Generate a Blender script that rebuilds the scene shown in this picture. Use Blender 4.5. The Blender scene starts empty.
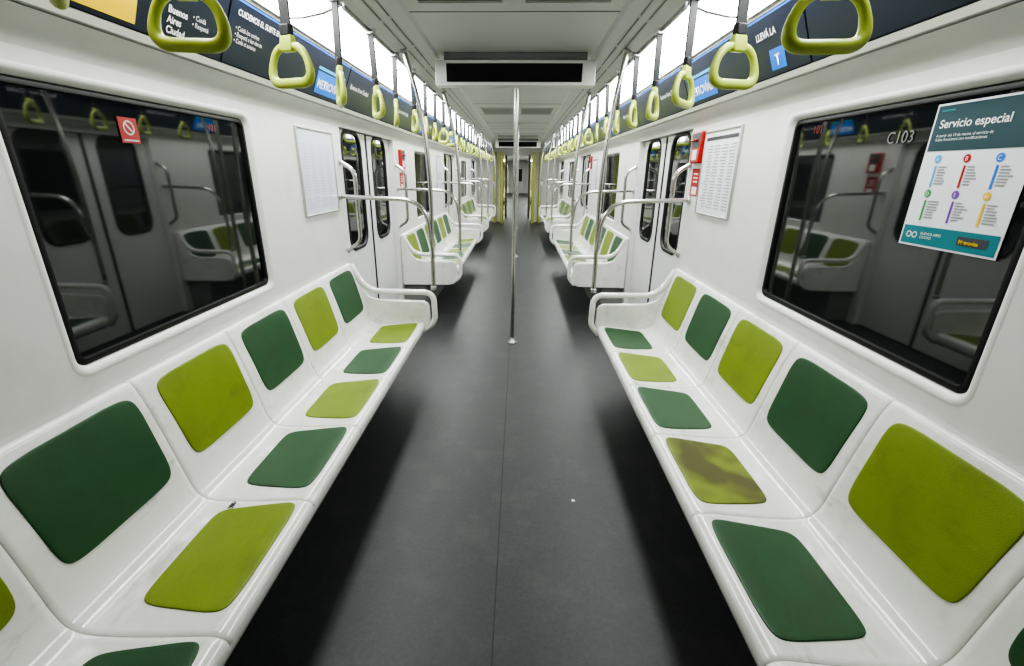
import bpy, bmesh, math, random
from mathutils import Vector, Matrix
random.seed(4)
SC = bpy.context.scene
COL = SC.collection
R = math.radians
PI = math.pi
SC.view_settings.view_transform = 'AgX'
SC.view_settings.look = 'AgX - High Contrast'

# ------------------------------------------------------------------ camera
CAM = Vector((0.045, 0.0, 1.60))
cd = bpy.data.cameras.new('camera'); cam = bpy.data.objects.new('camera', cd); COL.objects.link(cam)
cd.sensor_width = 36; cd.lens = 16.0; cd.shift_x = 0.0105; cd.clip_start = 0.02
rot = Matrix.Rotation(R(1.95), 3, 'Z') @ Matrix.Rotation(R(90 - 19.5), 3, 'X') @ Matrix.Rotation(R(0.5), 3, 'Z')
cam.matrix_world = Matrix.Translation(CAM) @ rot.to_4x4()
SC.camera = cam
def on_plane(px, py, p0, n):
    d = rot @ Vector(((px - 501.2) / 455.1, -(py - 333) / 455.1, -1))
    p0 = Vector(p0); n = Vector(n)
    return CAM + d * ((p0 - CAM).dot(n) / d.dot(n))
def on_wall(px, py, X): return on_plane(px, py, (X, 0, 0), (1, 0, 0))

# ------------------------------------------------------------------ materials
def mat(name, col, rough=.5, metal=0, var=.06, scale=6, bump=0, bscale=150, emit=0, ior=1.5, dirt=0, dirtcol=(.25,.22,.17), coat=0, dscale=3.1, dmin=.5, dmax=.75, ddet=9, scuff=0):
    m = bpy.data.materials.new(name); m.use_nodes = True
    nt = m.node_tree; b = nt.nodes['Principled BSDF']
    tc = nt.nodes.new('ShaderNodeTexCoord'); nz = nt.nodes.new('ShaderNodeTexNoise')
    nz.inputs['Scale'].default_value = scale; nz.inputs['Detail'].default_value = 6
    nt.links.new(tc.outputs['Object'], nz.inputs['Vector'])
    mx = nt.nodes.new('ShaderNodeMix'); mx.data_type = 'RGBA'
    mx.inputs['A'].default_value = (*[c*(1-var) for c in col], 1)
    mx.inputs['B'].default_value = (*[min(1, c*(1+var)) for c in col], 1)
    nt.links.new(nz.outputs['Fac'], mx.inputs['Factor'])
    out = mx.outputs['Result']
    layers = []
    if dirt: layers.append((dscale, ddet, dmin, dmax, dirt, (1,1,1)))
    if scuff: layers.append((9, 12, .57, .66, scuff, (1,.35,1)))
    for (ds, dd, d0, d1, amt, st) in layers:
        mp = nt.nodes.new('ShaderNodeMapping'); mp.inputs['Scale'].default_value = st
        nt.links.new(tc.outputs['Object'], mp.inputs['Vector'])
        n2 = nt.nodes.new('ShaderNodeTexNoise'); n2.inputs['Scale'].default_value = ds; n2.inputs['Detail'].default_value = dd
        n2.inputs['Roughness'].default_value = .7
        nt.links.new(mp.outputs['Vector'], n2.inputs['Vector'])
        mr = nt.nodes.new('ShaderNodeMapRange'); mr.inputs['From Min'].default_value = d0; mr.inputs['From Max'].default_value = d1
        mr.inputs['To Max'].default_value = amt
        nt.links.new(n2.outputs['Fac'], mr.inputs['Value'])
        m2 = nt.nodes.new('ShaderNodeMix'); m2.data_type = 'RGBA'
        m2.inputs['B'].default_value = (*dirtcol, 1)
        nt.links.new(mr.outputs['Result'], m2.inputs['Factor']); nt.links.new(out, m2.inputs['A']); out = m2.outputs['Result']
    nt.links.new(out, b.inputs['Base Color'])
    b.inputs['Roughness'].default_value = rough; b.inputs['Metallic'].default_value = metal; b.inputs['IOR'].default_value = ior
    b.inputs['Coat Weight'].default_value = coat
    if bump:
        n3 = nt.nodes.new('ShaderNodeTexNoise'); n3.inputs['Scale'].default_value = bscale
        nt.links.new(tc.outputs['Object'], n3.inputs['Vector'])
        bp = nt.nodes.new('ShaderNodeBump'); bp.inputs['Strength'].default_value = bump; bp.inputs['Distance'].default_value = .002
        nt.links.new(n3.outputs['Fac'], bp.inputs['Height']); nt.links.new(bp.outputs['Normal'], b.inputs['Normal'])
    if emit:
        nt.links.new(out, b.inputs['Emission Color']); b.inputs['Emission Strength'].default_value = emit
    return m
M = {}
M['shell'] = mat('white_shell_plastic', (.81,.805,.77), .17, dirt=.28, var=.03, coat=.5, dscale=5, scuff=.35, dirtcol=(.28,.25,.20))
M['wall'] = mat('white_wall_panel', (.75,.745,.715), .36, dirt=.14, var=.03)
M['door'] = mat('pale_door_paint', (.72,.725,.71), .35, dirt=.05, var=.03)
M['ceil'] = mat('grey_ceiling_panel', (.60,.605,.59), .5, var=.03)
M['floor'] = mat('dark_rubber_floor', (.042,.044,.045), .42, var=.35, scale=60, bump=.4, bscale=220, dirt=.5, dirtcol=(.085,.085,.082), dscale=4, scuff=.2)
M['seam'] = mat('floor_seam', (.020,.020,.021), .5)
M['seatseam'] = mat('seat_joint', (.40,.39,.36), .5)
M['green'] = mat('dark_green_pad', (.020,.085,.027), .42, var=.2, scale=14, bump=.5, bscale=400, dirt=.6, dirtcol=(.028,.052,.020), dscale=7, scuff=.35)
M['lime'] = mat('lime_pad', (.185,.262,.012), .44, var=.14, scale=12, bump=.5, bscale=400, dirt=.7, dirtcol=(.12,.14,.012), dscale=6, scuff=.3)
M['stain'] = mat('stained_lime_pad', (.190,.245,.014), .44, var=.12, scale=10, bump=.5, bscale=400, dirt=.85, dirtcol=(.07,.058,.014), dscale=4, dmin=.44, dmax=.60, ddet=2)
M['steel'] = mat('brushed_steel_tube', (.52,.51,.48), .27, metal=1, var=.05, scale=30)
M['alu'] = mat('aluminium_trim', (.55,.55,.54), .35, metal=.8)
M['black'] = mat('black_rubber', (.012,.012,.013), .5)
M['dark'] = mat('dark_gap', (.02,.02,.02), .7)
M['slot'] = mat('cove_slot', (.25,.25,.25), .7)
M['slat'] = mat('vent_slat', (.40,.41,.40), .5)
M['glass'] = mat('dark_window_glass', (.011,.013,.013), .035, ior=2.0, var=.5, scale=1.5)
M['ring'] = mat('lime_handle_plastic', (.47,.56,.11), .32, var=.05)
M['strap'] = mat('black_strap_web', (.02,.021,.022), .6, bump=.5)
M['lamp'] = mat('lit_diffuser', (.97,1.0,.98), .5, var=.01, emit=15)
M['navy'] = mat('navy_advert', (.009,.014,.034), .3, var=.2)
M['white'] = mat('white_print', (.8,.8,.8), .5, var=.02)
M['paper'] = mat('white_paper', (.78,.79,.83), .45, var=.02)
M['paperblue'] = mat('pale_printed_sheet', (.70,.72,.82), .3, var=.02, coat=.2)
M['ink'] = mat('dark_ink', (.06,.06,.07), .5)
M['grey'] = mat('grey_ink', (.3,.3,.31), .5)
M['faint'] = mat('faint_ink', (.58,.60,.70), .4)
M['blue'] = mat('bright_blue_print', (.01,.18,.72), .4)
M['sky'] = mat('light_blue_print', (.05,.42,.75), .4)
M['teal'] = mat('teal_print', (.012,.20,.24), .4)
M['tealdark'] = mat('dark_teal_print', (.012,.055,.07), .4)
M['yellow'] = mat('yellow_print', (.8,.55,.02), .4)
M['red'] = mat('red_paint', (.42,.015,.012), .35)
M['redmute'] = mat('muted_red_sticker', (.30,.02,.018), .4)
M['whitemute'] = mat('muted_white_print', (.45,.42,.42), .4)
M['purple'] = mat('purple_print', (.2,.05,.4), .4)
M['pgreen'] = mat('green_print', (.03,.35,.1), .4)
M['dimwhite'] = mat('faded_number', (.17,.17,.17), .5)
M['dimred'] = mat('faded_red_number', (.20,.02,.015), .5)
M['screen'] = mat('black_screen', (.006,.006,.007), .15)
M['limewall'] = mat('lime_partition', (.44,.48,.10), .4)
M['bellows'] = mat('grey_bellows', (.25,.25,.24), .7)
M['basebox'] = mat('grey_under_seat_box', (.25,.25,.24), .5)

# ------------------------------------------------------------------ mesh builder
class MB:
    def __init__(s): s.v = []; s.f = []
    def add(s, vs, fs):
        o = len(s.v); s.v += [tuple(p) for p in vs]; s.f += [tuple(i + o for i in f) for f in fs]
    def box(s, x0, x1, y0, y1, z0, z1):
        s.add([(x0,y0,z0),(x1,y0,z0),(x1,y1,z0),(x0,y1,z0),(x0,y0,z1),(x1,y0,z1),(x1,y1,z1),(x0,y1,z1)],
              [(0,3,2,1),(4,5,6,7),(0,1,5,4),(1,2,6,5),(2,3,7,6),(3,0,4,7)])
    def loft(s, loops, cyc=True, cap=False, wrap=False):
        n = len(loops[0]); vs = [p for l in loops for p in l]; fs = []
        L = len(loops)
        for i in range(L if wrap else L - 1):
            a = i * n; b = ((i + 1) % L) * n
            for j in range(n if cyc else n - 1):
                k = (j + 1) % n
                fs.append((a + j, a + k, b + k, b + j))
        if cap: fs += [tuple(range(n))[::-1], tuple(range((L-1)*n, L*n))]
        s.add(vs, fs)
    def tube(s, path, r, n=12, closed=False, flat=1.0):
        P = [Vector(p) for p in path]; L = len(P); rs = r if isinstance(r, (list, tuple)) else [r]*L
        T = []
        for i in range(L):
            a = P[(i-1) % L] if (closed or i > 0) else P[i]; b = P[(i+1) % L] if (closed or i < L-1) else P[i]
            T.append((b - a).normalized())
        up = Vector((0,1,0)) if abs(T[0].y) < .9 else Vector((1,0,0))
        N = (up - T[0]*up.dot(T[0])).normalized(); loops = []
        for i in range(L):
            N = (N - T[i]*N.dot(T[i])).normalized(); B = T[i].cross(N)
            loops.append([P[i] + (N*math.cos(2*PI*k/n)*flat + B*math.sin(2*PI*k/n))*rs[i] for k in range(n)])
        s.loft(loops, True, cap=not closed, wrap=closed)
    def cyl(s, c, axis, r, h, n=20):
        c = Vector(c); a = Vector(axis).normalized(); s.tube([c, c + a*h], r, n)
    def build(s, name, m, parent=None, bevel=0, smooth=True, ang=35, seg=2):
        me = bpy.data.meshes.new(name)
        off = Vector(parent.location) if parent else Vector((0,0,0))
        me.from_pydata([tuple(Vector(p) - off) for p in s.v], [], s.f)
        bm = bmesh.new(); bm.from_mesh(me); bmesh.ops.recalc_face_normals(bm, faces=bm.faces); bm.to_mesh(me); bm.free()
        me.materials.append(m)
        if smooth:
            for p in me.polygons: p.use_smooth = True
            me.set_sharp_from_angle(angle=R(ang))
        o = bpy.data.objects.new(name, me); COL.objects.link(o)
        if parent: o.parent = parent
        if bevel:
            b = o.modifiers.new('bevel', 'BEVEL'); b.width = bevel; b.segments = seg; b.limit_method = 'ANGLE'
        return o
def tag(o, label, cat, group=None, kind=None):
    o['label'] = label
    if cat: o['category'] = cat
    if group: o['group'] = group
    if kind: o['kind'] = kind
    return o
def empty(name, loc, label=None, cat=None, group=None, kind=None):
    o = bpy.data.objects.new(name, None); COL.objects.link(o); o.location = loc; o.empty_display_size = .05
    if label: tag(o, label, cat, group, kind)
    return o
def copy_tree(o, parent=None):
    c = o.copy(); COL.objects.link(c); c.parent = parent
    for ch in list(o.children): copy_tree(ch, c)
    return c
ORD = ['first','second','third','fourth','fifth','sixth','seventh','eighth','ninth','tenth','eleventh','twelfth','thirteenth','fourteenth',
       'fifteenth','sixteenth','seventeenth','eighteenth','nineteenth','twentieth','twenty-first','twenty-second','twenty-third','twenty-fourth','twenty-fifth','twenty-sixth','twenty-seventh','twenty-eighth']
def side(s): return 'left' if s < 0 else 'right'
def text(name, body, size, origin, xd, yd, m, parent, align='LEFT', label=None, sx=1.0, bold=0):
    c = bpy.data.curves.new('t', 'FONT'); c.body = body; c.size = size; c.align_x = align; c.offset = bold
    o = bpy.data.objects.new('t', c); COL.objects.link(o)
    dg = bpy.context.evaluated_depsgraph_get(); dg.update()
    me = bpy.data.meshes.new_from_object(o.evaluated_get(dg)); me.name = name
    bpy.data.objects.remove(o)
    xd = Vector(xd).normalized(); yd = Vector(yd).normalized(); off = Vector(parent.location)
    for v in me.vertices: v.co = Vector(origin) + xd*v.co.x*sx + yd*v.co.y - off
    me.materials.clear(); me.materials.append(m)
    t = bpy.data.objects.new(name, me); COL.objects.link(t); t.parent = parent
    if label: t['label'] = label
    return t
def rrect(cy, cz, hy, hz, r, X, k=6):
    pts = []
    for (sy, sz, a0) in ((1,1,0),(-1,1,90),(-1,-1,180),(1,-1,270)):
        for i in range(k+1):
            a = R(a0 + 90*i/k)
            pts.append((X, cy + sy*(hy-r) + r*math.cos(a), cz + sz*(hz-r) + r*math.sin(a)))
    return pts
def fillet(pts, r, n=6, closed=False):
    P = [Vector(p) for p in pts]; L = len(P); out = []
    for i in range(L):
        if not closed and i in (0, L-1): out.append(P[i]); continue
        a, b, c = P[(i-1) % L], P[i], P[(i+1) % L]
        rr = r[i] if isinstance(r, (list, tuple)) else r
        d1 = (a-b); d2 = (c-b); k = min(rr, d1.length*.49, d2.length*.49)
        p = b + d1.normalized()*k; q = b + d2.normalized()*k
        for j in range(n+1):
            t = j/n; out.append(p*(1-t)**2 + b*2*t*(1-t) + q*t*t)
    return out

# ------------------------------------------------------------------ layout constants
WX = 1.27                 # wall plane
PER = 4.85                # bay period
BENCH0, PITCH, NS = 0.30, 0.52, 6
DOOR0, DOOR1 = 3.56, 5.06
WCS = {-1: 1.79, 1: 1.735}; WH, WZ, WHZ = .565, 1.425, .402   # window centre / half sizes
YB, YE = -2.5, 15.9
YN = 38.0                 # next car end

# ------------------------------------------------------------------ floor & ceiling
b = MB(); b.box(-1.45, 1.45, YB-.1, YN, -.1, 0)
tag(b.build('floor', M['floor'], smooth=False), 'dark grey rubber floor of the train aisle', 'floor', kind='structure')
b = MB(); b.box(-.018, -.012, YB, YE, 0, .0012); 
tag(b.build('trim_1', M['seam'], smooth=False), 'thin dark seam down the middle of the floor', 'floor seam', kind='structure')
CP = [(-1.10,2.26),(-1.085,2.30),(-.80,2.36),(-.79,2.335),(-.60,2.42),(-.585,2.44),(.585,2.44),(.60,2.42),(.79,2.335),(.80,2.36),(1.085,2.30),(1.10,2.26)]
b = MB(); b.loft([[(x,y,z) for x,z in CP] for y in (YB, YN)], cyc=False)
tag(b.build('ceiling', M['ceil'], smooth=False), 'pale grey panelled ceiling with sloping coves', 'ceiling', kind='structure')
tn = 2
for s in (-1, 1):
    b = MB()
    def cp(t, off): return (s*(.60 + .19*t - .4*off), 2.42 - .085*t - .9*off)
    y = YB
    while y < YE - .3:
        for t0, t1 in ((.36,.40),(.60,.64)):
            q = [cp(t0,.003), cp(t1,.003)]
            b.add([(q[0][0],y,q[0][1]),(q[1][0],y,q[1][1]),(q[1][0],y+.55,q[1][1]),(q[0][0],y+.55,q[0][1])], [(0,1,2,3)])
        y += .60
    tag(b.build('trim_%d' % tn, M['slot'], smooth=False), 'narrow grey air slots along the %s ceiling cove' % side(s), 'ceiling slots', kind='structure'); tn += 1
b = MB()
for k in range(12):
    y = .55 + k*1.2125
    b.box(-.585, .585, y, y+.006, 2.437, 2.441)
tag(b.build('trim_%d' % tn, M['slot'], smooth=False), 'fine dark joints between the ceiling panels', 'ceiling joints', kind='structure'); tn += 1

# ------------------------------------------------------------------ side walls
def holed(b, X, y0, y1, z0, z1, hole):
    k = len(hole)//4
    outer = [(X,y1,z1),(X,y0,z1),(X,y0,z0),(X,y1,z0)]
    vs = list(hole) + outer; n = len(hole); fs = []
    for c in range(4):
        for i in range(k-1): fs.append((c*k+i, c*k+i+1, n+c))
        fs.append((c*k+k-1, ((c+1)*k) % n, n+(c+1) % 4, n+c))
    b.add(vs, fs)
ZT = 1.90
UP = [(0, ZT), (-.006, 1.925), (-.022, 1.955), (-.05, 1.975), (-.06, 1.985)]
for s in (-1, 1):
    WC = WCS[s]
    bays = [(YB, DOOR0, WC), (DOOR1, DOOR0+PER, WC+PER), (DOOR1+PER, DOOR0+2*PER, WC+2*PER), (DOOR1+2*PER, YE, None), (17.0, YN, None)]
    b = MB(); X = s*WX
    for y0, y1, wc in bays:
        if wc is None: b.add([(X,y0,0),(X,y1,0),(X,y1,ZT),(X,y0,ZT)], [(0,1,2,3)])
        else:
            holed(b, X, wc-.8, wc+.8, .9, ZT, rrect(wc, WZ, WH+.036, WHZ+.032, .06, X))
            b.add([(X,y0,0),(X,wc-.8,0),(X,wc-.8,ZT),(X,y0,ZT)], [(0,1,2,3)])
            b.add([(X,wc+.8,0),(X,y1,0),(X,y1,ZT),(X,wc+.8,ZT)], [(0,1,2,3)])
            b.add([(X,wc-.8,0),(X,wc+.8,0),(X,wc+.8,.9),(X,wc-.8,.9)], [(0,1,2,3)])
    tag(b.build('wall_' + side(s), M['wall'], smooth=False), 'white moulded %s side wall of the carriage' % side(s), 'wall', kind='structure')
    b = MB(); b.loft([[(s*(WX+dx), y, z) for dx, z in UP] for y in (YB, YN)], cyc=False)
    tag(b.build('trim_%d' % tn, M['wall'], ang=60), 'white curved cornice at the top of the %s wall' % side(s), 'cornice', kind='structure'); tn += 1
    for k in range(3):   # door reveals
        b = MB()
        a = DOOR0+k*PER; c = DOOR1+k*PER; XO = s*(WX+.11)
        for yy in (a, c): b.add([(X,yy,0),(XO,yy,0),(XO,yy,ZT),(X,yy,ZT)], [(0,1,2,3)])
        b.add([(X,a,ZT),(X,c,ZT),(XO,c,ZT),(XO,a,ZT)], [(0,1,2,3)])
        b.add([(XO,a,0),(XO,c,0),(XO,c,ZT),(XO,a,ZT)], [(0,1,2,3)])
        tag(b.build('trim_%d' % tn, M['wall'], smooth=False), 'white recess around the %s doorway on the %s' % (ORD[k], side(s)), 'door recess', kind='structure'); tn += 1
    b = MB(); b.loft([[(s*x, y, z) for x, z in ((1.212,1.986),(1.195,1.990),(1.19,2.012),(1.205,2.022),(1.225,2.015),(1.225,1.99))] for y in (YB, YE)], cap=True)
    tag(b.build('trim_%d' % tn, M['alu']), 'metal trim under the %s row of adverts' % side(s), 'trim', kind='structure'); tn += 1
    b = MB(); b.add([(s*1.212,YB,1.985),(s*1.212,YN,1.985),(s*1.11,YN,2.27),(s*1.11,YB,2.27)], [(0,1,2,3)])
    tag(b.build('trim_%d' % tn, M['dark'], smooth=False), 'dark backing strip behind the %s adverts' % side(s), 'trim', kind='structure'); tn += 1
b = MB(); b.add([(-1.4,YB,0),(1.4,YB,0),(1.4,YB,2.5),(-1.4,YB,2.5)], [(0,1,2,3)])
tag(b.build('wall_back', M['bellows'], smooth=False), 'plain carriage end wall behind the camera', 'wall', kind='structure')
GX = .50
b = MB()
b.box(-1.4,-GX,YE,YE+.08,0,2.5); b.box(GX,1.4,YE,YE+.08,0,2.5); b.box(-GX,GX,YE,YE+.08,2.12,2.5)
tag(b.build('wall_end', M['wall'], smooth=False), 'white far end wall with gangway opening', 'wall', kind='structure')
b = MB()
for s in (-1,1):
    pts = []; y = YE+.08; i = 0
    while y < 17.0: pts.append((s*(GX + (.05 if i % 2 else 0)), y)); y += .05; i += 1
    b.add([(x,y,0) for x,y in pts] + [(x,y,2.14) for x,y in pts], [(i,i+1,len(pts)+i+1,len(pts)+i) for i in range(len(pts)-1)])
b.add([(-.7,YE+.08,2.14),(.7,YE+.08,2.14),(.7,17,2.14),(-.7,17,2.14)], [(0,1,2,3)])
b.box(-1.4,-GX,17,17.05,0,2.5); b.box(GX,1.4,17,17.05,0,2.5); b.box(-GX,GX,17,17.05,2.14,2.5)
tag(b.build('trim_%d' % tn, M['bellows'], smooth=False), 'folded grey gangway bellows between the carriages', 'gangway', kind='structure'); tn += 1
b = MB(); b.add([(-1.4,YN,0),(1.4,YN,0),(1.4,YN,2.5),(-1.4,YN,2.5)], [(0,1,2,3)])
tag(b.build('wall_far', M['wall'], smooth=False), 'far end wall of the next carriage', 'wall', kind='structure')

# ------------------------------------------------------------------ windows
wn = 1
WINGLASS = WX + .028
for k in range(3):
    for s in (-1, 1):
        wc = WCS[s] + k*PER; X = s*WX
        t = empty('window_%d' % wn, (X, wc, WZ), 'dark %s side window, %s from the camera' % (side(s), ORD[k]), 'window', kind='structure'); wn += 1
        b = MB(); b.loft([rrect(wc,WZ,WH+.036,WHZ+.032,.06,X), rrect(wc,WZ,WH+.026,WHZ+.023,.054,X-s*.003), rrect(wc,WZ,WH+.012,WHZ+.010,.045,X+s*.004), rrect(wc,WZ,WH,WHZ,.035,X+s*.022)])
        b.build('moulding', M['wall'], t, ang=80)
        b = MB(); b.loft([rrect(wc,WZ,WH+.002,WHZ+.002,.036,X+s*.022), rrect(wc,WZ,WH-.006,WHZ-.006,.032,X+s*.015), rrect(wc,WZ,WH-.018,WHZ-.018,.025,X+s*.016), rrect(wc,WZ,WH-.021,WHZ-.021,.022,X+s*.03)])
        b.build('gasket', M['black'], t, ang=60)
        b = MB(); l = rrect(wc,WZ,WH-.015,WHZ-.015,.022,s*WINGLASS); b.add(l, [tuple(range(len(l)))])
        b.build('glass', M['glass'], t, smooth=False)

# ------------------------------------------------------------------ doors
dn = 1
for k in range(3):
    for s in (-1, 1):
        for j in (0, 1):
            y0 = DOOR0 + k*PER + j*.75 + .004; y1 = y0 + .742; X = s*(WX+.05); yc = (y0+y1)/2; XO = s*(WX+.09)
            t = empty('door_%d' % dn, (X, yc, 0), '%s leaf of the %s white sliding door on the %s' % (('near','far')[j], ORD[k], side(s)), 'door', kind='structure'); dn += 1
            b = MB(); hole = rrect(yc, 1.43, .235, .47, .13, X, 8)
            holed(b, X, y0, y1, .012, ZT-.005, hole)
            b.loft([hole, rrect(yc,1.43,.235,.47,.13,X+s*.02,8)])
            for yy in (y0, y1): b.add([(X,yy,.012),(XO,yy,.012),(XO,yy,ZT-.005),(X,yy,ZT-.005)], [(0,1,2,3)])
            b.build('door_leaf', M['door'], t, smooth=False)
            b = MB(); b.loft([rrect(yc,1.43,.238,.473,.132,X-s*.001,8), rrect(yc,1.43,.228,.463,.125,X-s*.008,8), rrect(yc,1.43,.212,.447,.115,X-s*.006,8), rrect(yc,1.43,.205,.44,.11,X+s*.012,8)])
            b.build('gasket', M['black'], t, ang=60)
            b = MB(); l = rrect(yc,1.43,.22,.455,.12,X+s*.008,8); b.add(l, [tuple(range(len(l)))])
            b.build('glass', M['glass'], t, smooth=False)
            ye = y1 if j == 0 else y0
            b = MB(); b.box(min(X,X-s*.006), max(X,X-s*.006), ye-.012, ye+.012, .012, ZT-.006)
            b.build('edge_seal', M['black'], t, bevel=.002)
t = empty('door_%d' % dn, (0, YN-.03, 0), 'pale end door of the next carriage with dark window', 'door', kind='structure')
b = MB(); b.box(-.45,.45,YN-.05,YN-.005,.005,2.0); b.build('door_leaf', M['door'], t, bevel=.01)
b = MB(); b.box(-.28,.28,YN-.06,YN-.05,.9,1.8); b.build('glass', M['black'], t, bevel=.004)
    
# ------------------------------------------------------------------ benches
CT = [(.712,.372),(.690,.392),(.681,.425),(.692,.452),(.73,.463),(.82,.456),(.95,.448),(1.05,.449),(1.098,.466),(1.125,.51),(1.148,.60),(1.178,.72),(1.212,.84),(1.236,.905),(1.250,.925),(1.268,.925)]
def catmull(P, n=6):
    out = []
    for i in range(len(P)-1):
        p0 = P[max(i-1,0)]; p1 = P[i]; p2 = P[i+1]; p3 = P[min(i+2,len(P)-1)]
        for j in range(n):
            t = j/n
            out.append(tuple(.5*((2*p1[c]) + (-p0[c]+p2[c])*t + (2*p0[c]-5*p1[c]+4*p2[c]-p3[c])*t*t + (-p0[c]+3*p1[c]-3*p2[c]+p3[c])*t**3) for c in (0,1)))
    out.append(P[-1]); return out
TOP = catmull(CT)
ARC = [0]
for i in range(1, len(TOP)): ARC.append(ARC[-1] + math.dist(TOP[i], TOP[i-1]))
def NRM(i):
    a = TOP[max(i-1,0)]; c = TOP[min(i+1,len(TOP)-1)]; dx, dz = c[0]-a[0], c[1]-a[1]; L = math.hypot(dx,dz); return (-dz/L, dx/L)
def PA(a):
    for i in range(1, len(ARC)):
        if ARC[i] >= a or i == len(ARC)-1:
            t = (a-ARC[i-1])/(ARC[i]-ARC[i-1]); p, q = TOP[i-1], TOP[i]; n0, n1 = NRM(i-1), NRM(i)
            return (p[0]+(q[0]-p[0])*t, p[1]+(q[1]-p[1])*t, n0[0]+(n1[0]-n0[0])*t, n0[1]+(n1[1]-n0[1])*t)
def a_of_x(x):
    for i in range(20, len(TOP)):
        if TOP[i][0] >= x: return ARC[i]
def a_of_z(z):
    for i in range(45, len(TOP)):
        if TOP[i][1] >= z: return ARC[i]
def scoop(t, a):
    w = min(1, max(0, (a-.11)/.12)) * min(1, max(0, (ARC[-1]-.03-a)/.08))
    t = min(1, max(0, t))
    return -.007*w*math.sin(PI*t)**1.5
def pad(s, yc, a0, a1, hw, taper, m, name, parent, yseat):
    N = 80; rings = [0.0001,.25,.5,.75,.93,.985,.997,1.0,1.0]; hs = [.0038,.0038,.0038,.0038,.0038,.0036,.0030,.0015,-.004]
    ac, ha = (a0+a1)/2, (a1-a0)/2; loops = []
    for r, h in zip(rings, hs):
        loop = []
        for i in range(N):
            th = 2*PI*(i+.5)/N; c, d = math.cos(th), math.sin(th); e = 2/10.5
            u = math.copysign(abs(c)**e, c); v = math.copysign(abs(d)**e, d)
            u2 = u*(1 + .035*(1-v*v))*r; v2 = v*(1 + .06*(1-u*u))*r
            y = yc + u2*hw*(1 - taper*v2); a = ac + v2*ha
            x, z, nx, nz = PA(a); dd = h + scoop((y-yseat)/PITCH, a)
            loop.append((s*(x+nx*dd), y, z+nz*dd))
        loops.append(loop)
    b = MB(); b.loft(loops); b.f.append(tuple(range(N)))
    return b.build(name, m, parent, ang=70)
AX = {-1: .60, 1: .635}
def make_bench(s, label):
    y0, y1 = BENCH0, BENCH0 + NS*PITCH
    t = empty('bench_seat', (s*1.0, (y0+y1)/2, 0), label, 'bench', 'moulded benches along the carriage walls')
    cols = []
    for k in range(NS):
        for o in (0,.004,.02,.06,.12,.19,.26,.33,.40,.46,.50,.516): cols.append((y0+k*PITCH+o, o/PITCH, o == 0 and k > 0))
    cols.append((y1, 0, False))
    loops = []
    for y, tt, g in cols:
        l = []
        for i, (x, z) in enumerate(TOP):
            nx, nz = NRM(i); d = scoop(tt, ARC[i]) - (.0035 if (g and i > 12) else 0)
            l.append((s*(x+nx*d), y, z+nz*d))
        l += [(s*1.268,y,.36),(s*1.1,y,.35),(s*.85,y,.355),(s*.73,y,.362)]
        loops.append(l)
    b = MB(); b.loft(loops, cap=True); b.build('seat_shell', M['shell'], t, ang=50)
    for k in range(1, NS):     # thin joint lines between the seats
        yy = y0 + k*PITCH; b = MB()
        l0 = []; l1 = []
        for i, (x, z) in enumerate(TOP[8:-3]):
            nx, nz = NRM(i+8); d = -.0022
            l0.append((s*(x+nx*d), yy-.0012, z+nz*d)); l1.append((s*(x+nx*d), yy+.0012, z+nz*d))
        b.loft([l0, l1], cyc=False); b.build('seat_joint', M['seatseam'], t)
    b = MB(); b.box(min(s*1.02,s*1.266), max(s*1.02,s*1.266), y0+.02, y1-.02, 0.001, .352); b.build('base_box', M['basebox'], t, bevel=.01)
    for k in range(NS):            # k=0 farthest
        ys = y1 - (k+1)*PITCH; yc = ys + PITCH/2
        gb = (k % 2 == 0) == (s < 0)
        seatm = 'lime' if gb else 'green'; backm = 'green' if gb else 'lime'
        if s > 0 and k == 3: seatm = 'stain'
        p = pad(s, yc + (.025 if s < 0 else .010), a_of_x(.726), a_of_x(1.0), .202, .09, M[seatm], 'seat_pad', t, ys)
        p['label'] = {'lime':'lime green seat pad','green':'dark green seat pad','stain':'lime seat pad with brown stains'}[seatm]
        p = pad(s, yc + (.016 if s < 0 else -.002), a_of_z(.572), a_of_z(.886), .203, -.025, M[backm], 'back_pad', t, ys)
        p['label'] = {'lime':'lime green back pad','green':'dark green back pad'}[backm]
    A = AX[s]
    for e, yy in ((-1, y0-.02), (1, y1+.02)):
        b = MB()
        pr = [(.735,.362),(.69,.375),(.655,.41),(.640,.48),(.645,.60),(.66,.625),(.70,.638),(1.04,.645),(1.12,.67),(1.19,.78),(1.245,.925),(1.268,.925),(1.268,.355)]
        pr = [(x if x > .70 else x - .64 + A + .035, z) for x, z in pr]
        b.loft([[(s*x, yy+dy, z) for x, z in pr] for dy in (-.018,.018)], cap=True)
        b.build('end_panel', M['shell'], t, bevel=.012, seg=3)
        b = MB(); pth = fillet([(s*1.24,yy,.915),(s*1.13,yy,.71),(s*(A+.005),yy,.705),(s*A,yy,.46),(s*.70,yy,.385)], [0,.12,.08,.09,0], 8)
        b.tube(pth, [.02]+[.0225]*(len(pth)-1), 14); b.build('armrest', M['shell'], t, ang=60)
    return t
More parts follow.
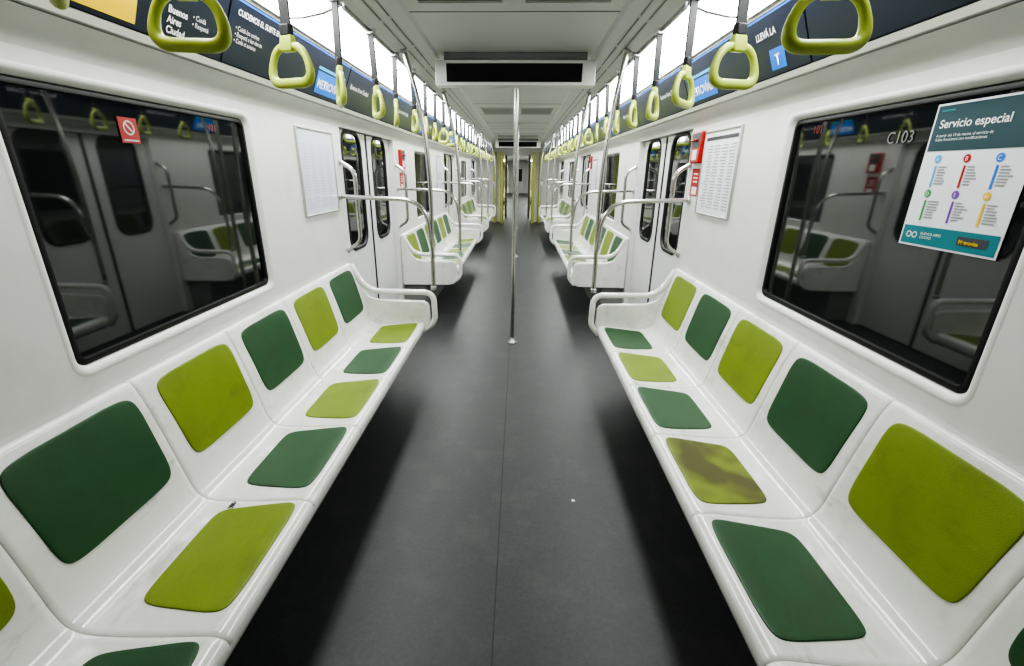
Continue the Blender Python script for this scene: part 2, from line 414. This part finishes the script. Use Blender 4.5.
# ------------------------------------------------------------------ stanchions and rails
def make_stanchion(s):
    A = AX[s] + .002
    t = empty('stanchion', (s*A, 0, .725))
    b = MB(); pth = fillet([(s*A,0,.7275),(s*(A-.008),0,1.55),(s*(A+.03),0,1.98),(s*.735,0,2.355)], .28, 8); b.tube(pth, .0165, 14)
    b.build('upright_pole', M['steel'], t)
    b = MB(); pth = fillet([(s*1.266,0,1.42),(s*(A+.03),0,1.40),(s*(A-.005),0,1.02)], [0,.26,0], 12); pth = [Vector((p.x, -.018 if 0 < i < len(pth)-1 else 0, p.z)) for i, p in enumerate(pth)]
    b.tube(pth, .0155, 14); b.build('curved_rail', M['steel'], t)
    b = MB(); b.cyl((s*A,0,.7275),(0,0,1),.0225,.03); b.build('pole_socket', M['alu'], t, bevel=.004)
    b = MB(); b.cyl((s*1.268,-.004,1.42),(-s,0,0),.026,.014); b.build('wall_flange', M['alu'], t, bevel=.003)
    b = MB(); b.cyl((s*.731,0,2.34),(s*.2,0,1),.026,.014); b.build('ceiling_flange', M['alu'], t, bevel=.003)
    return t
def make_doorhandle(s):
    t = empty('door_grab_rail', (s*1.25, 0, 1.3))
    b = MB(); b.tube(fillet([(s*1.264,0,1.66),(s*1.165,0,1.60),(s*1.165,0,1.08),(s*1.264,0,1.02)], [0,.07,.07,0], 8), .0155, 14); b.build('tube', M['steel'], t)
    for z in (1.66, 1.02):
        b = MB(); b.cyl((s*1.268,0,z),(-s,0,0),.024,.012); b.build('flange', M['alu'], t, bevel=.003)
    return t
GS = 'stainless stanchions at the bench ends'
for s in (-1, 1):
    proto = make_bench(s, ''); sp = make_stanchion(s); dp = make_doorhandle(s)
    spots = []
    for k in (0, 1, 2, 4, 5):
        o = proto if k == 0 else copy_tree(proto)
        o.location.y += k*PER + (0 if k < 4 else .6)
        nm = {0:'nearest the camera',1:'second from the camera',2:'third from the camera',4:'first beyond the gangway',5:'second beyond the gangway'}[k]
        o['label'] = 'white bench with green and lime pads along the %s wall, %s' % (side(s), nm)
        if k < 3:
            if k > 0: spots.append((BENCH0+k*PER-.018, DOOR1+k*PER-PER+.026, 'near end of the %s bench' % ORD[k]))
            spots.append((BENCH0+NS*PITCH+k*PER+.02, DOOR0+k*PER-.05, 'far end of the %s bench' % ORD[k]))
        else:
            spots.append((BENCH0+k*PER-.018+.6, None, 'near end of the bench %s' % nm))
            spots.append((BENCH0+NS*PITCH+k*PER+.02+.6, None, 'far end of the bench %s' % nm))
    for i, (y, yd, w) in enumerate(spots):
        o = sp if i == 0 else copy_tree(sp); o.location.y = y
        tag(o, 'steel pole and rail at the %s, %s' % (w, side(s)), 'stanchion', GS)
        if yd is None: continue
        o = dp if i == 0 else copy_tree(dp); o.location.y = yd
        tag(o, 'bowed steel wall rail beside the door, %s on the %s' % (w, side(s)), 'grab rail', 'wall rails beside the doors')
    if s < 0:
        q = on_plane(232,505,(0,0,.452),(0,0,1)); b = MB()
        pts = [Vector((q.x + .011*math.cos(i*1.9)*(1-.03*i), q.y - .012 + .003*i + .008*math.sin(i*2.3), .4510)) for i in range(11)]
        b.tube(pts, .0018, 6); g = b.build('ink_scribble', M['ink'], None)
        g.parent = proto; g.location = -Vector(proto.location); g['label'] = 'small black ink scribble'
# centre poles
t0 = None
for k in range(5):
    y = 4.25 + k*PER + (0 if k < 3 else 1.0)
    if t0 is None:
        t0 = empty('centre_pole', (.01, y, 0)); x = .01
        b = MB(); b.tube([(x,y,.01),(x,y,1.2),(x,y,2.43)], .0175, 18); b.build('pole', M['steel'], t0)
        b = MB(); b.loft([[(x+r*math.cos(a*PI/12), y+r*math.sin(a*PI/12), z) for a in range(24)] for r, z in ((.045,.001),(.045,.008),(.03,.02),(.0185,.05))], cap=True); b.build('floor_flange', M['alu'], t0)
        b = MB(); b.cyl((x,y,2.415),(0,0,1),.04,.024); b.build('ceiling_flange', M['alu'], t0, bevel=.004)
        o = t0
    else: o = copy_tree(t0); o.location.y = y
    tag(o, 'vertical steel pole in mid aisle, %s from the camera' % ORD[k], 'pole', 'floor to ceiling poles in the aisle')

# ------------------------------------------------------------------ strap handles
def make_strap():
    t = empty('strap_handle', (0,0,2.335))
    b = MB(); b.loft([[(x*w, y*1, z) for x, y in ((-1,-.004),(1,-.004),(1,.004),(-1,.004))] for w, z in ((.019,2.345),(.019,2.20),(.018,2.075))], cap=True); b.build('strap', M['strap'], t, smooth=False)
    b = MB(); b.box(-.028,.028,-.018,.018,2.315,2.355); b.build('mount', M['alu'], t, bevel=.004)
    b = MB(); b.box(-.022,.022,-.013,.013,2.056,2.094); b.build('clamp', M['strap'], t, bevel=.005)
    b = MB(); b.loft([[(x*w, y*d, z) for x, y in ((-1,-1),(1,-1),(1,1),(-1,1))] for w, d, z in ((.022,.010,2.062),(.027,.013,2.054),(.032,.015,2.018),(.026,.012,2.006))], cap=True)
    b.build('strap_clip', M['ring'], t, bevel=.005)
    pts = [(-.112,0,1.905),(.112,0,1.905),(.072,0,2.026),(-.072,0,2.026)]
    P = fillet(pts, [.07,.07,.075,.075], 12, closed=True)
    rs = [.0175 if p.z < 1.925 else .0135 + .004*max(0,(1.975-p.z)/.05) if p.z < 1.975 else .0135 for p in P]
    b = MB(); b.tube(P, rs, 12, closed=True, flat=.9); b.build('grip_ring', M['ring'], t)
    return t
sproto = make_strap(); first = True
for s in (-1, 1):
    kk = 0
    for k in range(50):
        y = .84 + .52*k
        if k == 0 and s < 0: y = .965
        if 14.6 < y < 17.4: continue
        if y > 24: break
        o = sproto if first else copy_tree(sproto); first = False
        o.location = (s*.80, y, 2.335)
        a = random.choice((-58,-65,-72,-50,-80))
        if s < 0: a = {0:-50, 1:-4, 2:-24, 3:-64, 4:-60, 5:-74, 6:-66}.get(k, a)
        else: a = {0:0, 1:4, 2:24, 3:50, 4:62, 5:66, 6:74}.get(k, -a)
        o.rotation_euler = (R(random.uniform(-3,3)), R(s*random.uniform(-3,3)), R(a))
        for ch in o.children:
            if ch.name.startswith(('strap.', 'mount')) or ch.name == 'strap': ch.rotation_euler.z = -R(a)*.6
        tag(o, '%s lime strap handle from the camera in the %s row' % (ORD[kk] if kk < 28 else 'farthest group', side(s)), 'strap handle', 'lime strap handles hanging in two rows'); kk += 1
        if k > 26: o['label'] = '%s lime strap handle beyond the gangway in the %s row' % (ORD[k-27], side(s))

# ------------------------------------------------------------------ ceiling lights
LL = 1.30
for s in (-1, 1):
    lp = None
    for k in range(25):
        y0 = 1.20 + k*(LL+.03)
        if YE - .3 < y0 + LL and y0 < 17.2: continue
        if lp is None:
            lp = empty('ceiling_light', (s*.94, y0, 2.3)); o = lp
            b = MB()
            pr = [(1.08,2.285),(1.0,2.286),(.90,2.305),(.815,2.335)]
            b.loft([[(s*x,y,z) for x,z in pr] for y in (y0, y0+LL)], cyc=False)
            b.build('diffuser', M['lamp'], lp, ang=60)
            for (xa,za,xb,zb) in ((1.08,2.27,1.096,2.30),(.80,2.325,.816,2.352)):
                b = MB(); b.box(min(s*xa,s*xb),max(s*xa,s*xb),y0,y0+LL,za,zb); b.build('side_rail', M['alu'], lp, bevel=.002)
            b = MB(); b.loft([[(s*x,y,z-.001) for x,z in pr]+[(s*x,y,z+.01) for x,z in pr[::-1]] for y in (y0+LL, y0+LL+.03)], cap=True); b.build('end_bracket', M['alu'], lp)
            base = y0
        else:
            o = copy_tree(lp); o.location.y = lp.location.y + (y0-base)
        tag(o, '%s bright ceiling light strip from the camera on the %s' % (ORD[k], side(s)), 'ceiling light', 'light strips along the ceiling')

# ------------------------------------------------------------------ advert band
B0, B1 = (1.195, 2.022), (1.10, 2.258)
BU = Vector((B1[0]-B0[0], 0, B1[1]-B0[1])); BL = BU.length
def band(s, y, v, off=.0):
    n = Vector((-BU.z, 0, BU.x)).normalized()
    p = Vector((B0[0], 0, B0[1])) + BU*v + n*off
    return Vector((s*p.x, y, p.z))
def bquad(b, s, y0, y1, v0, v1, off): b.add([band(s,y0,v0,off),band(s,y1,v0,off),band(s,y1,v1,off),band(s,y0,v1,off)], [(0,1,2,3)])
def band_yv(px, py, s):
    p0 = band(s, 0, .5); n = Vector((-BU.z*s, 0, BU.x)); p = on_plane(px, py, p0, n)
    return p.y, (p.z-B0[1])/BU.z
def btext(name, body, size, s, y, v, m, t, align='LEFT', bold=0, off=.006):
    u = Vector((s*BU.x, 0, BU.z)); xd = (0,-1,0) if s > 0 else (0,1,0)
    return text(name, body, size, band(s, y, v, off), xd, u, m, t, align, bold=bold)
PL = 1.35
for s in (-1, 1):
    for k in range(12):
        y0 = -.60 + k*PL; y1 = min(y0 + PL - .012, YE)
        t = empty('advert_panel', (s*1.15, (y0+y1)/2, 2.02), '%s dark blue advert panel from the camera above the %s wall' % (ORD[k], side(s)), 'advert panel', 'advert panels above the walls')
        b = MB(); b.loft([[band(s,y,0,0), band(s,y,1,0), band(s,y,1,.004), band(s,y,0,.004)] for y in (y0,y1)], cap=True)
        b.build('panel', M['navy'], t, smooth=False)
        b = MB(); bquad(b, s, y0, y1, .955, .985, .0055); b.build('upper_stripe', M['blue'], t, smooth=False)
        if k % 2 == 0:
            la, lb = y1-.46, y1-.04
            b = MB(); bquad(b, s, la, lb, .08, .56, .0055); b.build('logo_block', M['blue'], t, smooth=False)
            b = MB(); bquad(b, s, la, lb, .60, .66, .0055); b.build('logo_overline', M['sky'], t, smooth=False)
            btext('logo_lettering', 'METROVÍAS', .066, s, (la+.02) if s < 0 else (lb-.02), .21, M['white'], t, off=.007, bold=.002)
        if s < 0:
            if k == 1:
                yb, vb = band_yv(134,14,-1)
                b = MB(); bquad(b, s, y0+.02, yb, .05, .93, .0055); b.build('yellow_sticker', M['yellow'], t, smooth=False)
                btext('lettering', 'Buenos\nAires\nCiudad', .032, s, yb+.13, .36, M['white'], t, bold=.0008)
                btext('lettering', '• Cuidá\n• Respetá', .024, s, y1-.19, .40, M['white'], t)
            if k == 2:
                btext('lettering', 'CUIDEMOS EL SUBTE ENTRE TODOS', .032, s, y0+.05, .76, M['white'], t, bold=.0006)
                btext('lettering', '• Cuidá los coches\n• Respetá a los demás\n• Cedé el asiento', .024, s, y0+.05, .54, M['white'], t)
            if k > 2: btext('lettering', 'Buenos Aires Ciudad', .045, s, y0+.06, .5, M['white'], t)
        else:
            if k == 2:
                ya, va = band_yv(770,50,1); yb, vb = band_yv(786,50,1)
                b = MB(); bquad(b, s, max(yb,y0+.01), ya, .08, .42, .0055); b.build('logo_block', M['blue'], t, smooth=False)
                btext('logo_lettering', 'T', .065, s, (max(yb,y0+.01)+ya)/2, .15, M['white'], t, align='CENTER', off=.007, bold=.0015)
                btext('lettering', 'LLEVÁ LA', .040, s, band_yv(755,27,1)[0], .64, M['white'], t, bold=.0010)
            if k > 2: btext('lettering', 'Buenos Aires Ciudad', .045, s, y0+.55, .5, M['white'], t)

# ------------------------------------------------------------------ ceiling display, vents
t = empty('display_sign', (0, 3.92, 2.20), 'white overhead box with a blank black display across the near ceiling', 'display sign')
b = MB(); b.box(-.60,.60,3.86,3.99,2.215,2.385); b.build('housing', M['wall'], t, bevel=.006)
b = MB(); b.box(-.535,.535,3.88,3.98,2.385,2.4385); b.build('ceiling_mount', M['slot'], t, bevel=.004)
b = MB(); b.box(-.515,.50,3.852,3.862,2.238,2.36); b.build('screen', M['screen'], t, bevel=.002)
o = copy_tree(t); o.location.y += 2*PER - .4
o['label'] = 'small distant overhead display box above the far end of the aisle'
vp = None
for k in range(3):
    for x in (-.28, .28):
        if vp is None:
            vp = empty('ceiling_vent', (x, 2.45, 2.43)); o = vp
            b = MB(); y0, y1, x0, x1 = 2.15, 2.83, x-.24, x+.24
            b.box(x0,x1,y0,y0+.02,2.430,2.439); b.box(x0,x1,y1-.02,y1,2.430,2.439); b.box(x0,x0+.02,y0+.02,y1-.02,2.430,2.439); b.box(x1-.02,x1,y0+.02,y1-.02,2.430,2.439)
            b.build('frame', M['ceil'], vp, bevel=.002)
            b = MB(); b.box(x0+.02,x1-.02,y0+.02,y1-.02,2.4375,2.4395); b.build('backing', M['dark'], vp, smooth=False)
            b = MB()
            for i in range(20): 
                yy = y0+.03+i*.0315; b.box(x0+.02,x1-.02,yy,yy+.014,2.430,2.437)
            b.build('slats', M['slat'], vp, smooth=False)
        else: o = copy_tree(vp); o.location = (x, 2.45 + k*PER, 2.43)
        tag(o, '%s air vent in the ceiling, %s pair from the camera' % ('left' if x < 0 else 'right', ORD[k]), 'ceiling vent', 'slatted ceiling vents')

# ------------------------------------------------------------------ notice boards
def flat(b, s, X, y0, y1, z0, z1): b.add([(X,y0,z0),(X,y1,z0),(X,y1,z1),(X,y0,z1)], [(0,1,2,3)])
def board(s, y0, y1, z0, z1, printed, label):
    t = empty('notice_board', (s*WX, (y0+y1)/2, z0), label, 'notice board', 'framed notices on the wall panels')
    X = s*WX; b = MB()
    xa, xb = sorted((X, X-s*.014))
    w = .010
    b.box(xa,xb,y0,y0+w,z0,z1); b.box(xa,xb,y1-w,y1,z0,z1); b.box(xa,xb,y0+w,y1-w,z0,z0+w); b.box(xa,xb,y0+w,y1-w,z1-w,z1)
    b.build('frame', M['alu'], t, bevel=.002)
    xa, xb = sorted((X-s*.001, X-s*.008)); b = MB(); b.box(xa,xb,y0+w,y1-w,z0+w,z1-w); b.build('sheet', M['paper'] if printed else M['paperblue'], t, smooth=False)
    b = MB(); XX = X-s*.0095; H = z1-z0; W = y1-y0
    for r in range(22):
        z = z0+.05+r*(H-.13)/22
        for c in range(4):
            ya = y0+.04+c*(W-.08)/4; flat(b,s,XX,ya,ya+(W-.08)/4*random.uniform(.5,.85),z,z+.005)
    b.build('printed_rows', M['grey'] if printed else M['faint'], t, smooth=False)
    if printed:
        b = MB(); flat(b,s,XX,y0+.03,y1-.03,z1-.06,z1-.04); b.build('heading_bar', M['ink'], t, smooth=False)
    return t
a = on_wall(293,125,-WX); d = on_wall(303,218,-WX)
board(-1, a.y, 3.39, d.z, a.z, False, 'framed pale sheet with faint print on the left wall beside the nearest window')
a = on_wall(745,124,WX); d = on_wall(735,222,WX)
board(1, a.y, 3.28, d.z, a.z, True, 'framed timetable sheet with rows of print beside the right window')
for k in (1, 2):
    for s in (-1, 1):
        board(s, 2.78+k*PER, 3.25+k*PER, 1.33, 1.84, s > 0, 'small framed notice on the %s wall of the %s bay' % (side(s), ORD[k]))

# ------------------------------------------------------------------ emergency boxes and red notices
def ebox(s, y, z, label, hw=.05):
    t = empty('emergency_box', (s*WX, y, z), label, 'emergency box', 'red emergency boxes beside the doors'); X = s*WX
    b = MB(); xa, xb = sorted((X+s*.002, X-s*.035)); b.box(xa,xb,y-hw,y+hw,z,z+.20); b.build('box', M['red'], t, bevel=.008)
    b = MB(); xa, xb = sorted((X-s*.034, X-s*.037)); b.box(xa,xb,y-hw+.010,y+hw-.010,z+.10,z+.19); b.build('dark_recess', M['ink'], t, bevel=.002)
    xa, xb = sorted((X-s*.034, X-s*.038)); b = MB(); b.box(xa,xb,y-.040,y+.040,z+.02,z+.085); b.build('label_plate', M['white'], t, bevel=.002)
    b = MB(); b.tube(fillet([(X-s*.035,y-.03,z+.145),(X-s*.055,y-.03,z+.145),(X-s*.055,y+.03,z+.145),(X-s*.035,y+.03,z+.145)],.012,4), .008, 8); b.build('pull_handle', M['red'], t)
def rnotice(s, y, z, label, hw=.055):
    t = empty('red_notice', (s*WX, y, z), label, 'notice', 'small red notices beside the doors'); X = s*WX
    b = MB(); xa, xb = sorted((X+s*.002, X-s*.004)); b.box(xa,xb,y-hw,y+hw,z,z+.18); b.build('plate', M['red'], t, smooth=False)
    b = MB(); flat(b,s,X-s*.005,y-.045,y+.045,z+.01,z+.06); b.build('white_panel', M['white'], t, smooth=False)
    for zz in (.14,.115,.09):
        b = MB(); flat(b,s,X-s*.005,y-.04,y+.035,z+zz,z+zz+.009); b.build('print_line', M['white'], t, smooth=False)
ebox(1, 3.375, 1.665, 'red emergency box above the red notice beside the right timetable', .085)
rnotice(1, 3.375, 1.452, 'red and white notice under the emergency box on the right wall', .075)
ebox(-1, 5.34, 1.62, 'red emergency box beyond the nearest left door', .085)
rnotice(-1, 5.34, 1.40, 'red notice under the emergency box beyond the nearest left door', .08)
ebox(1, 3.385+PER, 1.66, 'red emergency box before the second right door')
ebox(-1, 5.34+PER, 1.62, 'red emergency box beyond the second left door')

# ------------------------------------------------------------------ poster on right window
X = WINGLASS - .004
a = on_wall(938,105,X); c = on_wall(900,243,X); d = on_wall(995,262,X)
y1 = (a.y+c.y)/2; y0 = d.y; z1 = a.z; z0 = c.z; W = y1-y0; H = z1-z0
t = empty('service_poster', (X, (y0+y1)/2, z0), 'teal and white service poster taped inside the nearest right window', 'poster')
b = MB(); b.box(X-.001, X+.001, y0, y1, z0, z1); b.build('sheet', M['paper'], t, smooth=False)
def pq(b, u0, u1, v0, v1, off=.002): flat(b, 1, X-off, y1-u0*W, y1-u1*W, z0+v0*H, z0+v1*H)
b = MB(); pq(b,.02,.98,.68,.985); b.build('header', M['tealdark'], t, smooth=False)
b = MB(); pq(b,.02,.98,.015,.15); b.build('footer', M['teal'], t, smooth=False)
b = MB(); pq(b,.06,.2,.945,.957,.0028); b.build('header_line', M['teal'], t, smooth=False)
def pt(body, size, u, v, m, al='LEFT', bold=0, nm='lettering', off=.003): return text(nm, body, size, (X-off, y1-u*W, z0+v*H), (0,-1,0), (0,0,1), m, t, al, bold=bold)
pt('Servicio especial', .100*W, .08, .835, M['white'], 'LEFT', .0004, 'title_lettering')
pt('A partir del 19 de marzo, el servicio de\nSubte funcionará con modificaciones', .034*W, .08, .775, M['white'])
cols_ = ['sky','red','blue','pgreen','purple','yellow']; names = 'ABCDEH'
for i in range(6):
    u = .17 + .29*(i % 3); v = .625 if i < 3 else .385
    b = MB(); cyv, czv = y1-u*W, z0+v*H; r = .036*W
    b.add([(X-.002,cyv+r*math.cos(q*PI/10),czv+r*math.sin(q*PI/10)) for q in range(20)], [tuple(range(20))])
    b.build('line_disc', M[cols_[i]], t, smooth=False)
    b = MB(); pq(b, u-.011, u+.011, v-.195, v-.045); b.build('route_line', M[cols_[i]], t, smooth=False)
    pt(names[i], .05*W, u, v-.015, M['white'], 'CENTER', nm='line_letter')
    b = MB()
    for r in range(7): pq(b, u+.03, u+.03+random.uniform(.06,.13), v-.06-.019*r, v-.051-.019*r)
    b.build('small_print', M['grey'], t, smooth=False)
for uu in (.10, .165):
    b = MB(); cyv, czv = y1-uu*W, z0+.083*H
    b.loft([[(X-.0028,cyv+r*math.cos(q*PI/12),czv+r*math.sin(q*PI/12)) for q in range(24)] for r in (.030*W,.020*W)]); b.build('round_logo', M['white'], t, smooth=False)
pt('BUENOS AIRES\nCIUDAD', .034*W, .23, .09, M['white'])
b = MB(); pq(b,.62,.90,.055,.115,.0028); b.build('logo_patch', M['ink'], t, smooth=False)
pt('Metrovías', .046*W, .64, .068, M['yellow'], bold=.0004, nm='logo_lettering', off=.0035)
q = on_wall(885,144,X); t = empty('number_decal', q, 'faded white C103 number on the nearest right window glass', 'decal')
text('lettering', 'C103', .052, (X+.001, q.y, q.z), (0,-1,0), (0,0,1), M['dimwhite'], t)
q = on_wall(812,134,X); t = empty('number_decal', q, 'tiny dim red marking near the top left corner of the right window', 'decal')
text('lettering', '101', .045, (X+.001, q.y, q.z), (0,-1,0), (0,0,1), M['dimred'], t)
XL = -(WINGLASS - .003); q = on_wall(208,131,XL); t = empty('number_decal', q, 'tiny dim red marking near the top right corner of the left window', 'decal')
text('lettering', '101', .04, (XL, q.y, q.z), (0,1,0), (0,0,1), M['dimred'], t)
# red decal on left window
p = on_wall(116,116,XL); q = on_wall(141,144,XL)
t = empty('warning_decal', (XL, p.y, q.z), 'small red warning sticker at the top of the nearest left window', 'sticker')
b = MB(); b.box(XL-.001, XL+.001, p.y, q.y, q.z, p.z); b.build('sticker', M['redmute'], t, smooth=False)
yy0, yy1, zz0, zz1 = p.y, q.y, q.z, p.z; hh = (zz1-zz0); ww = yy1-yy0
b = MB(); cy_, cz_ = (yy0+yy1)/2, (zz0+zz1)/2+.1*hh; ro, ri = .3*ww, .23*ww
b.loft([[(XL+.002,cy_+r*math.cos(a*PI/12),cz_+r*math.sin(a*PI/12)) for a in range(24)] for r in (ro,ri)])
b.add([(XL+.002,cy_-.2*ww,cz_+.14*ww),(XL+.002,cy_-.14*ww,cz_+.2*ww),(XL+.002,cy_+.2*ww,cz_-.14*ww),(XL+.002,cy_+.14*ww,cz_-.2*ww)], [(0,1,2,3)])
b.add([(XL+.002,yy0+.1*ww,zz0+.08*hh),(XL+.002,yy1-.1*ww,zz0+.08*hh),(XL+.002,yy1-.1*ww,zz0+.14*hh),(XL+.002,yy0+.1*ww,zz0+.14*hh)], [(0,1,2,3)])
b.build('ban_symbol', M['whitemute'], t, smooth=False)

# ------------------------------------------------------------------ gangway end things
for s in (-1, 1):
    for j, (yy, x0, x1) in enumerate(((15.3,.46,.56), (15.5,.68,.78), (17.4,.38,.46))):
        b = MB(); xa, xb = sorted((s*x0, s*x1)); b.box(xa, xb, yy, yy+.06, .001, 2.2)
        o = b.build('partition_upright', M['limewall'], bevel=.02); tag(o, 'slim lime upright on the %s of the far gangway, %s of three' % (side(s), ('inner','outer','farthest')[j]), 'partition')
# paper scrap on the floor
p = on_plane(573,501,(0,0,0),(0,0,1))
b = MB(); b.add([(p.x-.009,p.y-.006,.002),(p.x+.008,p.y-.008,.004),(p.x+.010,p.y+.004,.002),(p.x,p.y+.009,.006),(p.x-.008,p.y+.006,.003)], [(0,1,2,3,4)])
o = b.build('paper_scrap', M['paper'], smooth=False); tag(o, 'tiny white paper scrap on the dark floor', 'paper scrap')

w = bpy.data.worlds.new('world'); SC.world = w; w.use_nodes = True
w.node_tree.nodes['Background'].inputs[0].default_value = (.02,.022,.025,1); w.node_tree.nodes['Background'].inputs[1].default_value = .3
